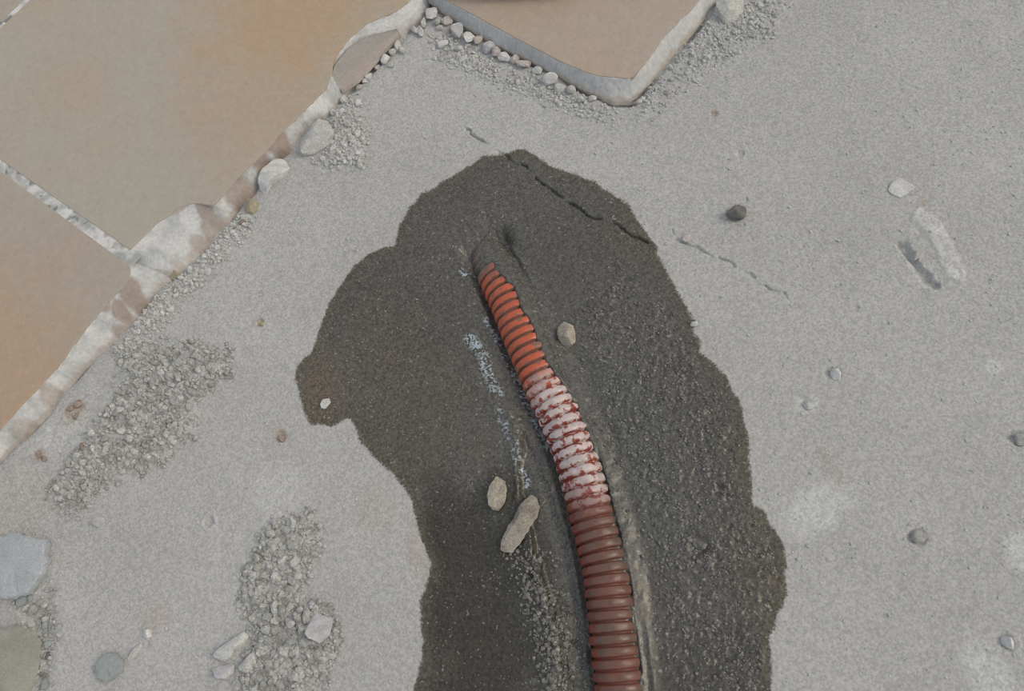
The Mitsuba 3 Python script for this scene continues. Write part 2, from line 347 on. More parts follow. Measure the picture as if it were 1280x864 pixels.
def edge_fn(p, n, uv):
    """uv.x: metres along the edge, uv.y: 0 at the glazed edge, 1 at the screed; clay body shows through the white adhesive in patches."""
    clay = mikit.smoothstep(0.50, 0.60, mikit.fbm(p.x * 48, p.y * 48, 21.0, 3) + 0.10 * mikit.fbm(p.x * 300, p.y * 300, 2.0, 2))
    lime = mikit.mix((0.40, 0.41, 0.40), (0.53, 0.53, 0.52), mikit.fbm(p.x * 90, p.y * 90, 3.0, 3))
    body = mikit.mix((0.27, 0.215, 0.18), (0.40, 0.33, 0.285), mikit.fbm(p.x * 70, p.y * 70, 11.0, 3))
    g = 0.84 + 0.32 * mikit.fbm(p.x * 700, p.y * 700, 3.0, 2)
    return mikit.mix(lime, body, clay) * g


def edge_mat(name, fn, rough=0.9):
    scene[name] = {'type': 'twosided', 'bsdf': {'type': 'principled', 'base_color': P(fn), 'roughness': rough, 'specular': 0.3}}


T1_CLAY = [((228, 266), (.016, .006), .6), ((262, 268), (.006, .013), .75), ((300, 245), (.012, .016), .85), ((330, 205), (.008, .022), .85), ((352, 184), (.012, .012), .95), ((268, 290), (.010, .012), .7), ((250, 305), (.008, .008), .5)]
T3_CLAY = [((170, 370), (.009, .014), .9), ((156, 392), (.006, .010), .9), ((140, 378), (.006, .013), .8), ((128, 392), (.006, .008), .6), ((152, 415), (.006, .006), .6), ((35, 540), (.010, .010), .45), ((72, 500), (.010, .012), .6)]


def broken_fn(patches):
    def fn(p, n, uv):
        lime = mikit.mix((0.40, 0.41, 0.405), (0.57, 0.57, 0.56), mikit.smoothstep(0.2, 0.8, mikit.fbm(p.x * 90, p.y * 90, 3.0, 4)))
        t = mi.Float(0)
        for c, r, a in patches:
            t = dr.maximum(t, blob(p, corner(*c), r, 0.25) * a)
        foot = mikit.smoothstep(0.80, 0.92, uv.y + 0.3 * (mikit.fbm(p.x * 120, p.y * 120, 4.0, 3) - 0.5))      # the fired clay body under the adhesive
        body = mikit.mix((0.25, 0.20, 0.165), (0.33, 0.27, 0.23), mikit.fbm(p.x * 90, p.y * 90, 11.0, 3))
        pink = mikit.mix((0.40, 0.34, 0.31), (0.44, 0.39, 0.36), mikit.fbm(p.x * 90, p.y * 90, 5.0, 2))
        c = mikit.mix(mikit.mix(lime, pink, foot * 0.75), body, t)
        return c * (0.86 + 0.28 * mikit.fbm(p.x * 700, p.y * 700, 3.0, 2))
    return fn


edge_mat('broken_clay_a', broken_fn(T1_CLAY))
edge_mat('broken_clay_b', broken_fn(T3_CLAY))


def side_fn(p, n, uv):
    lime = mikit.mix((0.42, 0.43, 0.425), (0.54, 0.545, 0.535), mikit.fbm(p.x * 70, p.y * 70, 3.0, 4))
    foot = mikit.smoothstep(0.58, 0.72, uv.y + 0.25 * (mikit.fbm(p.x * 150, p.y * 150, 4.0, 3) - 0.5))
    c = mikit.mix(lime, (0.39, 0.35, 0.30), foot * 0.8)
    return c * (0.86 + 0.28 * mikit.fbm(p.x * 600, p.y * 600, 3.0, 2))


edge_mat('side_lime', side_fn)


def scoop_fn(p, n, uv):
    c = mikit.mix((0.285, 0.265, 0.245), (0.345, 0.322, 0.30), mikit.fbm(p.x * 55, p.y * 55, 3.0, 3))
    c = mikit.mix(c, (0.375, 0.32, 0.295), mikit.smoothstep(0.55, 0.75, uv.y + 0.25 * (mikit.fbm(p.x * 120, p.y * 120, 4.0, 3) - 0.5)) * 0.8)
    return c * (0.88 + 0.24 * mikit.fbm(p.x * 700, p.y * 700, 3.0, 2))


edge_mat('scoop_clay', scoop_fn)


def grout_fn(p, n, uv):
    c = mikit.mix((0.34, 0.35, 0.34), (0.60, 0.60, 0.59), mikit.smoothstep(0.3, 0.7, mikit.fbm(p.x * 110, p.y * 110, 3.0, 3)))
    spot = mikit.smoothstep(0.60, 0.72, mikit.fbm(p.x * 190, p.y * 190, 17.0, 2)) * mikit.smoothstep(-0.20, -0.32, p.x)
    return mikit.mix(c, (0.17, 0.17, 0.155), spot * 0.8)


edge_mat('grout_lime', grout_fn)


def stone_mat(name, rgb, rgb2=None, scale=220, rough=0.9, spec=0.3, grain=0.5):
    rgb2 = rgb2 or tuple(0.8 * c for c in rgb)

    def fn(p, n, uv):
        t = mikit.fbm(p.x * scale + p.z * scale, p.y * scale - p.z * scale, p.z * scale, 3)
        g = mikit.noise(p.x * 1300, p.y * 1300, p.z * 1300)
        return mikit.mix(rgb2, rgb, mikit.smoothstep(0.25, 0.7, t)) * (1 - grain * 0.5 + grain * g)
    scene[name] = {'type': 'twosided', 'bsdf': {'type': 'principled', 'base_color': P(fn), 'roughness': rough, 'specular': spec}}


stone_mat('stone_white', (0.56, 0.56, 0.55), (0.46, 0.46, 0.445), grain=.35)
stone_mat('stone_pale', (0.47, 0.47, 0.45), (0.38, 0.38, 0.36))
stone_mat('stone_grey', (0.36, 0.36, 0.34), (0.29, 0.29, 0.275))
stone_mat('stone_dark', (0.19, 0.185, 0.17), (0.12, 0.118, 0.11))
stone_mat('stone_pink', (0.46, 0.42, 0.40), (0.38, 0.335, 0.315))
stone_mat('stone_lilac', (0.45, 0.445, 0.455), (0.37, 0.365, 0.375), grain=.3)
stone_mat('stone_blue', (0.385, 0.41, 0.43), (0.335, 0.36, 0.38), scale=90, grain=.3)
stone_mat('stone_teal', (0.30, 0.33, 0.33), (0.25, 0.275, 0.28), scale=90, grain=.3)
stone_mat('stone_olive', (0.30, 0.295, 0.265), (0.25, 0.245, 0.215), scale=60, grain=.3)
stone_mat('stone_tan', (0.36, 0.325, 0.27), (0.27, 0.24, 0.20), scale=400, grain=.7)
stone_mat('stone_taupe', (0.30, 0.275, 0.24), (0.20, 0.18, 0.155), scale=180, grain=.6)
stone_mat('stone_ochre', (0.36, 0.32, 0.22), (0.28, 0.25, 0.18))
stone_mat('stone_rust', (0.30, 0.245, 0.21), (0.20, 0.155, 0.13))
stone_mat('crumb_wet', (0.19, 0.185, 0.168), (0.070, 0.068, 0.061), scale=300, rough=0.38, spec=0.5)
stone_mat('gravel_pale', (0.47, 0.47, 0.455), (0.36, 0.36, 0.345), scale=260, grain=.4)
stone_mat('gravel_mix', (0.42, 0.42, 0.405), (0.25, 0.25, 0.236), scale=260, grain=.4)
stone_mat('rust_brown', (0.115, 0.055, 0.035), (0.075, 0.038, 0.026), scale=120, rough=0.6)

LIME0, LIME1 = S_OF(482), S_OF(628)
MUD0 = S_OF(640)


def pipe_rgb(p, n, uv):
    """uv.x: metres along the pipe, uv.y: turn about its axis (0.25 on top, 0 on the right flank, 0.5 on the left)."""
    s, a = uv.x, uv.y
    orange = mikit.mix((0.50, 0.105, 0.045), (0.42, 0.085, 0.045), mikit.fbm(p.x * 60, p.y * 60, 3.0, 3))
    crest = 0.5 + 0.5 * dr.cos(s * float(2 * math.pi / PITCH_M))
    blot = mikit.fbm(p.x * 240, p.y * 240, p.z * 240, 3)
    coarse = mikit.fbm(p.x * 90, p.y * 90, 8.0, 3)
    mud = mi.Color3f(0.115, 0.098, 0.080) * (0.7 + 0.6 * blot)
    # silt lodged in the grooves, and caked on the right flank of the upper length
    silt = dr.maximum(mikit.smoothstep(0.50, 0.20, crest + 0.9 * (blot - 0.5)) * 0.8, 0.75 * mikit.smoothstep(0.61, 0.68, blot))
    cake = mikit.smoothstep(0.20, 0.09, a + 0.16 * (coarse - 0.5)) * mikit.smoothstep(LIME0 + 0.01, LIME0 - 0.02, s)
    head = mikit.smoothstep(S_OF(368), S_OF(342), s + 0.03 * (coarse - 0.5))
    # brown film of dried slurry over the lower length, worn off the left flank
    film = mikit.smoothstep(LIME1 - 0.02, MUD0 + 0.01, s) * mikit.smoothstep(0.50, 0.34, a + 0.30 * (blot - 0.5)) * (0.40 + 0.6 * coarse + 0.25 * crest)
    c = mikit.mix(orange, mud, dr.clip(dr.maximum(silt * mikit.smoothstep(LIME0 + 0.02, LIME0 - 0.01, s), dr.maximum(cake, head)), 0, 1) * 0.92)
    red = mikit.mix((0.25, 0.050, 0.036), (0.17, 0.042, 0.033), blot)
    c = mikit.mix(c, red, mikit.smoothstep(LIME0 - 0.012, LIME0 + 0.025, s) * 0.9)
    c = mikit.mix(c, mi.Color3f(0.125, 0.072, 0.055) * (0.75 + 0.5 * blot), film)
    # white lime dried on the crests of the middle length
    zone = mikit.smoothstep(LIME0 - 0.012, LIME0 + 0.012, s + 0.020 * (coarse - 0.5) + 0.035 * (0.25 - a)) * mikit.smoothstep(LIME1 + 0.010, LIME1 - 0.025, s + 0.03 * (coarse - 0.5))
    fleck = mikit.fbm(p.x * 330, p.y * 330, p.z * 330, 4)
    lime = zone * mikit.smoothstep(0.37, 0.50, fleck + 0.16 * (crest - 0.55) - 0.6 * dr.maximum(a - 0.33, 0.0))
    return mikit.mix(c, mi.Color3f(0.50, 0.45, 0.44) * (0.70 + 0.6 * blot), lime * 0.88)


def pipe_rough(p, n, uv):
    return 0.22 + 0.35 * mikit.fbm(p.x * 240, p.y * 240, p.z * 240, 3)


PITCH_M = 0.0072
scene['pipe_plastic'] = {'type': 'twosided', 'bsdf': {'type': 'principled', 'base_color': P(pipe_rgb), 'roughness': P(pipe_rough), 'specular': 0.5}}

# ---------------------------------------------------------------- the bare screed
corners = line([(0, 0), (1280, 0), (1280, 864), (0, 864)])
lo, hi = corners[:, :2].min(0) - 0.012, corners[:, :2].max(0) + 0.012
STEP = 0.00082


def axis_grid(a, b, far=0.7):
    out = 0.004 * 1.22 ** np.arange(24); out = np.cumsum(out); out = out[out < far]
    return np.r_[a - out[::-1], np.arange(a, b, STEP), b + out]


def floor_mesh():
    gx, gy = axis_grid(lo[0], hi[0]), axis_grid(lo[1], hi[1])
    X, Y = np.meshgrid(gx, gy)
    x, y = X.ravel(), Y.ravel()
    # leave out what lies far outside the view cone
    h, wet, v = fields(x, y)
    nx, ny = len(gx), len(gy)
    i = np.arange(nx * ny).reshape(ny, nx)
    q = np.stack([i[:-1, :-1], i[:-1, 1:], i[1:, 1:], i[1:, :-1]], -1).reshape(-1, 4)
    V = np.stack([x, y, h], -1)
    f = np.vstack([q[:, [0, 1, 2]], q[:, [0, 2, 3]]])
    Z = h.reshape(ny, nx)
    dzy, dzx = np.gradient(Z, gy, gx)
    n = np.stack([-dzx, -dzy, np.ones_like(Z)], -1).reshape(-1, 3)
    n /= np.linalg.norm(n, axis=1, keepdims=True)
    return V, f, n, np.stack([wet, v], -1)


V, Fc, N, UV = floor_mesh()
inside = UV[Fc, 0].mean(1) < 0


def submesh(sel):
    f = Fc[sel]
    keep, inv = np.unique(f, return_inverse=True)
    return V[keep], inv.reshape(f.shape), N[keep], UV[keep]


scene['floor'] = raw_ply(*submesh(~inside), 'screed')
tag('floor', 'dry grey rough cement screed floor with the tiles lifted', kind='structure')
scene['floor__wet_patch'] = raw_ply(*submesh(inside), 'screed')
tag('floor__wet_patch', 'dark wet patch of fresh mortar around the orange pipe')

# ---------------------------------------------------------------- tiles
e_dir = at(410, 101, TILE_Z) - at(271, 254, TILE_Z); e_dir = e_dir[:2] / np.linalg.norm(e_dir[:2])
A0, A1 = at(7, 211, TILE_Z)[:2], at(157, 318, TILE_Z)[:2]
gA = (A1 - A0) / np.linalg.norm(A1 - A0)
TL0, TL1 = at(0, 30.5, TILE_Z)[:2], at(34, 0, TILE_Z)[:2]


def meet(p, d, q, c):
    t = np.linalg.solve(np.stack([d, -c], -1), q - p)
    return p + d * t[0]


TL_d = (TL1 - TL0) / np.linalg.norm(TL1 - TL0)
TL_d = (TL_d + 2 * e_dir); TL_d /= np.linalg.norm(TL_d)
nA = np.array([-gA[1], gA[0]]); nA *= np.sign(nA @ e_dir)          # towards the upper tiles
gw = 0.0030                                                         # half a joint
P_A_TL = meet(A0, gA, (TL0 + TL1) / 2, TL_d)
nTL = np.array([TL_d[1], -TL_d[0]]); nTL *= np.sign(nTL @ gA)       # towards the inner tiles
W1 = 0.335


def rounded_tile(outline, thick=0.0088, bevel=0.0007, z=TILE_Z):
    """Flat tile with a small worn bevel round its top, from a traced outline (n x 2)."""
    p = Polygon(outline).buffer(0)
    if p.geom_type != 'Polygon':
        p = max(p.geoms, key=lambda g: g.area)
    p = p.simplify(0.0002)
    ring = np.array(p.exterior.coords)[:-1]
    if not p.exterior.is_ccw:
        ring = ring[::-1]
    d, _ = dense(np.vstack([ring, ring[:1]]), 0.0030)
    ring = np.vstack([ring, ]) if len(ring) > 400 else d[:-1]
    t = np.roll(ring, -1, 0) - np.roll(ring, 1, 0); t /= np.linalg.norm(t, axis=1, keepdims=True) + 1e-12
    inn = np.stack([-t[:, 1], t[:, 0]], -1)
    rows = [(0.0, z - thick), (0.0, z - bevel), (bevel * 0.3, z - bevel * 0.3), (bevel, z)]
    vs = [np.c_[ring + inn * o, np.full(len(ring), h)] for o, h in rows]
    n = len(ring); i = np.arange(n); j = (i + 1) % n
    fs = [np.stack([k * n + i, k * n + j, (k + 1) * n + j, (k + 1) * n + i], -1) for k in range(3)]
    fs = np.vstack(fs); fs = np.vstack([fs[:, [0, 1, 2]], fs[:, [0, 2, 3]]])
    import mapbox_earcut as ec
    tri = ec.triangulate_float64(vs[3][:, :2].copy(), np.array([n], np.uint32)).reshape(-1, 3).astype(int)
    c = vs[3][tri][:, :, :2]
    flip = np.cross(c[:, 1] - c[:, 0], c[:, 2] - c[:, 0]) < 0
    tri[flip] = tri[flip][:, ::-1]
    fs = np.vstack([fs, tri + 3 * n, tri[:, ::-1]])
    return trimesh.Trimesh(np.vstack(vs), fs, process=False)


def jag(pts, z, seed, amp=0.0006):
    """The traced edge with the small splinters of a broken glaze."""
    d, t = dense(line(pts, z)[:, :2], 0.0012)
    return d + amp * np.stack([noise(t, t * 0 + seed, 0.004, seed, 2), noise(t, t * 0 + seed, 0.004, seed + 1, 2)], -1)


# tile 1: between the two joints, its lower right edge broken
t1_edge = jag(T1_TOP[1:], TILE_Z, 51)
a1 = P_A_TL + nA * gw + nTL * gw
b1 = a1 + TL_d * W1
t1 = np.vstack([t1_edge, [b1], [a1]])
t3_edge = jag(T3_TOP[:-1], TILE_Z, 53)
a3 = P_A_TL - nA * gw + nTL * gw
far3 = t3_edge[0] - e_dir * (W1 - np.linalg.norm(t3_edge[0] - t3_edge[-1]))
a3b = far3 - gA * W1
t3 = np.vstack([[far3], t3_edge, [a3], [a3b]])
t4a = P_A_TL + nA * gw - nTL * gw
t4 = np.array([t4a, t4a + TL_d * W1, t4a + TL_d * W1 - gA * W1, t4a - gA * W1])
t2_edge = np.vstack([jag(T2_LOW_TOP[:-1] + [(783, 98)], TILE_Z, 55, .0004), jag([(789, 97)] + T2_UP_TOP[1:], TILE_Z, 57, .0009)])
e2 = t2_edge[-1] - jag([(874, 0)], TILE_Z, 57)[0] if False else at(874, 0, TILE_Z)[:2] - at(786, 98, TILE_Z)[:2]
e2 /= np.linalg.norm(e2)
g2 = at(557, 0, TILE_Z)[:2] - at(680, 66, TILE_Z)[:2]; g2 /= np.linalg.norm(g2)
t2 = np.vstack([t2_edge, [at(786, 98, TILE_Z)[:2] + e2 * W1], [at(786, 98, TILE_Z)[:2] + e2 * W1 + g2 * np.linalg.norm(t2_edge[0] - at(786, 98, TILE_Z)[:2])]])
for key, out, m, lab in (('floor__tile', t1, 'tile_clay_a', 'large beige and orange clay tile with a chipped lower right edge'),
                         ('floor__tile_001', t3, 'tile_clay_b', 'clay tile below the speckled joint with a straight broken edge'),
                         ('floor__tile_002', t2, 'tile_clay_c', 'pinkish beige tile corner with pale mortar on both sides'),
                         ('floor__tile_003', t4, 'tile_clay_d', 'tile beyond the thin joint in the top corner')):
    scene[key] = mikit.ply(rounded_tile(out), m, smooth=30)
    labels[key] = {'label': lab}


SCOOP_TOP = [(414, 96), (417, 82), (424, 72), (434, 60), (448, 51), (462, 45), (480, 41), (496, 37)]
SCOOP_BOT = [(428, 116), (437, 110), (448, 103), (458, 92), (470, 79), (481, 66), (490, 57), (500, 42)]


def band(top, bot, seed, profile, rows=18, rough=0.0009, amp_xy=0.0004, z_foot=-0.003, undercut=0.0, cut=None, lip=0.0):
    """The broken side of a tile: a ribbon from its worn top edge down to the screed, matched along the edge."""
    tp, bt = line(top, TILE_Z)[:, :2], line(bot, 0.001)[:, :2]
    ax = bt[-1] + tp[-1] - bt[0] - tp[0]; ax /= np.linalg.norm(ax)
    nn = np.array([ax[1], -ax[0]]); nn *= np.sign(nn @ (bt.mean(0) - tp.mean(0)))
    cols = int(np.linalg.norm(tp[-1] - tp[0]) / 0.0011)

    def even(pl):
        s = np.maximum.accumulate(pl @ ax + np.arange(len(pl)) * 1e-9)
        return s, pl @ nn
    st, ntp = even(tp); sb, nbt = even(bt)
    u = np.linspace(0, 1, cols)
    # the ribbon runs between the two ends, sheared where they differ
    S_t = st[0] + u * (st[-1] - st[0]); S_b = sb[0] + u * (sb[-1] - sb[0])
    n_t, n_b = np.interp(S_t, st, ntp), np.interp(S_b, sb, nbt)
    vs, uv = [], []
    ts = np.r_[-0.06, np.linspace(0, 1, rows)]
    for t in ts:
        tt = max(t, 0)
        n = n_t + (n_b - n_t) * tt; s = S_t + (S_b - S_t) * tt
        if t < 0:
            n = n_t - 0.0012; s = S_t
        z = np.full(cols, (TILE_Z - 0.0006) + (z_foot - TILE_Z) * profile(tt))
        if t < 0:
            z[:] = TILE_Z - 0.0016
        w = math.sin(math.pi * min(max(t, 0), 1)) ** 0.5 if t > 0 else 0
        k = 0.5 * noise(s, n, 0.006, seed, 3) + 0.35 * noise(s, n + 3, 0.0022, seed + 2) + 0.35 * noise(s, n, 0.018, seed + 3)
        z = z + rough * w * k * 2
        n = n + amp_xy * w * noise(s, n * 3, 0.005, seed + 4, 2) * 2
        n = n + lip * math.exp(-((t - 0.74) / 0.10) ** 2) * (1 + 0.6 * noise(s, n * 0 + seed, 0.01, seed + 6, 2))
        if cut is not None:
            q_ = np.outer(s, ax) + np.outer(n, nn)
            z = z - 0.0045 * sstep(-0.0003, -0.0028, poly_sdf(q_[:, 0], q_[:, 1], cut))
        if t >= 0.999 and undercut:
            n = n - undercut
        p = np.outer(s, ax) + np.outer(n, nn)
        vs.append(np.c_[p, np.minimum(z, TILE_Z - 0.0004)]); uv.append(np.c_[s, np.full(cols, tt)])
    R = len(ts)
    i = np.arange(R * cols).reshape(R, cols)
    q = np.stack([i[:-1, :-1], i[:-1, 1:], i[1:, 1:], i[1:, :-1]], -1).reshape(-1, 4)
    f = np.vstack([q[:, [0, 1, 2]], q[:, [0, 2, 3]]])
    v = np.vstack(vs)
    c = np.cross(v[f[:, 1]] - v[f[:, 0]], v[f[:, 2]] - v[f[:, 0]])
    if c[:, 2].sum() < 0:
        f = f[:, ::-1]
    return trimesh.Trimesh(v, f, process=False), np.vstack(uv)


def gentle(t):                       # slopes out, then drops over a lip at its foot
    return 0.10 * min(t / 0.06, 1) + 0.42 * t + 0.48 * max(0, (t - 0.62) / 0.38) ** 1.3


def steep(t):
    return 0.12 * min(t / 0.05, 1) + 0.88 * t ** 0.9


def wall(t):
    return min(1.0, 0.78 * t / 0.72 if t < 0.72 else 0.78 + 0.22 * (t - 0.72) / 0.28)


m, uv = band(T1_TOP, T1_BOT, 61, gentle, cut=line(SCOOP_TOP + SCOOP_BOT[::-1], 0.006))
scene['floor__tile__broken_edge'] = mikit.ply(m, 'broken_clay_a', smooth=True, uv=uv)
labels['floor__tile__broken_edge'] = {'label': 'rough broken edge of white adhesive and brown clay'}
m, uv = band(T3_TOP, T3_BOT, 65, gentle)
scene['floor__tile_001__broken_edge'] = mikit.ply(m, 'broken_clay_b', smooth=True, uv=uv)
labels['floor__tile_001__broken_edge'] = {'label': 'broken edge of grey adhesive with brown clay patches'}
m, uv = band(T2_LOW_TOP, T2_LOW_BOT, 71, wall, rough=0.0007, undercut=0.005, lip=0.0012)
scene['floor__tile_002__mortar_side'] = mikit.ply(m, 'side_lime', smooth=True, uv=uv)
labels['floor__tile_002__mortar_side'] = {'label': 'grey mortar skin on the tile side over a dark gap'}
m, uv = band(T2_UP_TOP, T2_UP_BOT, 75, wall, rough=0.0007, undercut=0.003, lip=0.0008)
scene['floor__tile_002__mortar_side_001'] = mikit.ply(m, 'side_lime', smooth=True, uv=uv)
labels['floor__tile_002__mortar_side_001'] = {'label': 'pale mortar skin on the right hand side of the tile'}


def scoop():
    """The shell-shaped flake broken out of the large tile near its upper end."""
    top = SCOOP_TOP
    bot = SCOOP_BOT
    tp, bt = line(top, 0.0085), line(bot, 0.0035)
    a, _ = dense(tp, 0.001); b, _ = dense(bt, 0.001)
    cols, rows = 70, 20
    a = np.stack([np.interp(np.linspace(0, 1, cols), np.linspace(0, 1, len(a)), a[:, k]) for k in range(3)], -1)
    b = np.stack([np.interp(np.linspace(0, 1, cols), np.linspace(0, 1, len(b)), b[:, k]) for k in range(3)], -1)
    vs, uv = [], []
    for r in range(rows):
        t = r / (rows - 1)
        p = a + (b - a) * t
        edge = np.sin(np.pi * np.linspace(0, 1, cols)) ** 0.5
        p[:, 2] -= 0.0008 * math.sin(math.pi * t) * edge - 0.0016
        p[:, 2] += 0.0003 * noise(p[:, 0], p[:, 1], 0.004, 81, 2) * math.sin(math.pi * t)
        if r in (0, rows - 1):
            p[:, 2] -= 0.003
        vs.append(p); uv.append(np.c_[np.linspace(0, .1, cols), np.full(cols, t)])
    i = np.arange(rows * cols).reshape(rows, cols)
    q = np.stack([i[:-1, :-1], i[:-1, 1:], i[1:, 1:], i[1:, :-1]], -1).reshape(-1, 4)
    f = np.vstack([q[:, [0, 1, 2]], q[:, [0, 2, 3]]])
    v = np.vstack(vs)
    if np.cross(v[f[:, 1]] - v[f[:, 0]], v[f[:, 2]] - v[f[:, 0]])[:, 2].sum() < 0:
        f = f[:, ::-1]
    return trimesh.Trimesh(v, f, process=False), np.vstack(uv)


m, uv = scoop()
scene['floor__tile__flaked_hollow'] = mikit.ply(m, 'scoop_clay', smooth=True, uv=uv)
labels['floor__tile__flaked_hollow'] = {'label': 'smooth taupe shell-shaped hollow flaked out of the tile'}


def joint(p, q, half, z=TILE_Z - 0.0007):
    d = (q - p) / np.linalg.norm(q - p); n = np.array([-d[1], d[0]])
    L = int(np.linalg.norm(q - p) / 0.0015)
    vs = []
    offs = np.linspace(-1, 1, 7)
    for o in offs:
        c = p + np.outer(np.linspace(0, np.linalg.norm(q - p), L), d) + n * half * o
        zz = z + 0.0003 * noise(c[:, 0], c[:, 1], 0.004, 91, 2) - 0.0002 * abs(o) ** 3
        vs.append(np.c_[c, zz])
    i = np.arange(7 * L).reshape(7, L)
    q_ = np.stack([i[:-1, :-1], i[:-1, 1:], i[1:, 1:], i[1:, :-1]], -1).reshape(-1, 4)
    f = np.vstack([q_[:, [0, 1, 2]], q_[:, [0, 2, 3]]])
    v = np.vstack(vs)
    if np.cross(v[f[:, 1]] - v[f[:, 0]], v[f[:, 2]] - v[f[:, 0]])[:, 2].sum() < 0:
        f = f[:, ::-1]
    return trimesh.Trimesh(v, f, process=False)


scene['floor__grout'] = mikit.ply(joint(P_A_TL - gA * W1, at(170, 327, TILE_Z)[:2], gw + 0.0030), 'grout_lime', smooth=True)
labels['floor__grout'] = {'label': 'pale grout line with dark spots between two tiles'}
scene['floor__grout_001'] = mikit.ply(joint(P_A_TL, P_A_TL + TL_d * W1, gw + 0.0030), 'grout_lime', smooth=True)
labels['floor__grout_001'] = {'label': 'short grey grout line at the top corner'}

# ---------------------------------------------------------------- corrugated pipe


def pipe_mesh():
    n = 40
    per = 14
    t = np.arange(0, _s[-1], PITCH_M / per)
    c = _cs(t); tg = _cs(t, 1); tg /= np.linalg.norm(tg, axis=1, keepdims=True)
    side = np.cross(tg, [0, 0, 1]); side /= np.linalg.norm(side, axis=1, keepdims=True)
    upv = np.cross(side, tg)
    fr = np.abs(t / PITCH_M - np.round(t / PITCH_M))
    r = PIPE_R - 0.0019 * sstep(0.33, 0.47, fr) * (1 + 0.5 * noise(t, t * 0, 0.011, 77)) - 0.0004 * (fr / 0.3) ** 2 + 0.0004 * noise(t, t * 0, 0.006, 78)
    ang = np.linspace(0, 2 * np.pi, n + 1)
    # turn 0: the photograph's right; travel is downwards in the picture, so its right is -side
    sgn = -1.0
    x = c[:, None, :] + r[:, None, None] * (np.cos(ang)[None, :, None] * sgn * side[:, None, :] + np.sin(ang)[None, :, None] * upv[:, None, :])
    lump = meshkit.fbm(x * 260, 3, 7) - 0.5
    x = x + (lump * 0.0011)[..., None] * (x - c[:, None, :]) / r[:, None, None]
    uv = np.stack([np.repeat(t[:, None], n + 1, 1), np.repeat(ang[None] / (2 * np.pi), len(t), 0)], -1)
    i = np.arange(len(t) * (n + 1)).reshape(len(t), n + 1)
    q = np.stack([i[:-1, :-1], i[:-1, 1:], i[1:, 1:], i[1:, :-1]], -1).reshape(-1, 4)
    f = np.vstack([q[:, [0, 1, 2]], q[:, [0, 2, 3]]])
    v = x.reshape(-1, 3)
    fc = v[f].mean(1); cc = np.repeat(c, n + 1, 0)[f[:, 0]]
    nr = np.cross(v[f[:, 1]] - v[f[:, 0]], v[f[:, 2]] - v[f[:, 0]])
    if ((fc - cc) * nr).sum() < 0:
        f = f[:, ::-1]
    return trimesh.Trimesh(v, f, process=False), uv.reshape(-1, 2)


m, uv = pipe_mesh()
scene['corrugated_pipe'] = mikit.ply(m, 'pipe_plastic', smooth=True, uv=uv)
tag('corrugated_pipe', 'orange ribbed conduit pipe half buried in dark wet mortar, whitened midway', 'pipe')

# ---------------------------------------------------------------- loose stones
rng = np.random.default_rng(7)


def facet_rock(seed, sub=2, cuts=13):
    """A broken lump of about unit radius: a ball cut by random planes."""
    r = np.random.default_rng(seed)
    m = trimesh.creation.icosphere(subdivisions=sub)
    n = r.normal(size=(cuts, 3)); n /= np.linalg.norm(n, axis=1, keepdims=True)
    d = r.uniform(0.55, 0.92, cuts)
    k = m.vertices @ n.T
    rad = np.where(k > 0.05, d / np.maximum(k, 0.05), 9).min(1)
    rad = np.minimum(rad, 1.12) * (1 + 0.10 * (meshkit.fbm(m.vertices * 2.5 + seed, 3, seed) - 0.5))
    return trimesh.Trimesh(m.vertices * rad[:, None], m.faces, process=False)


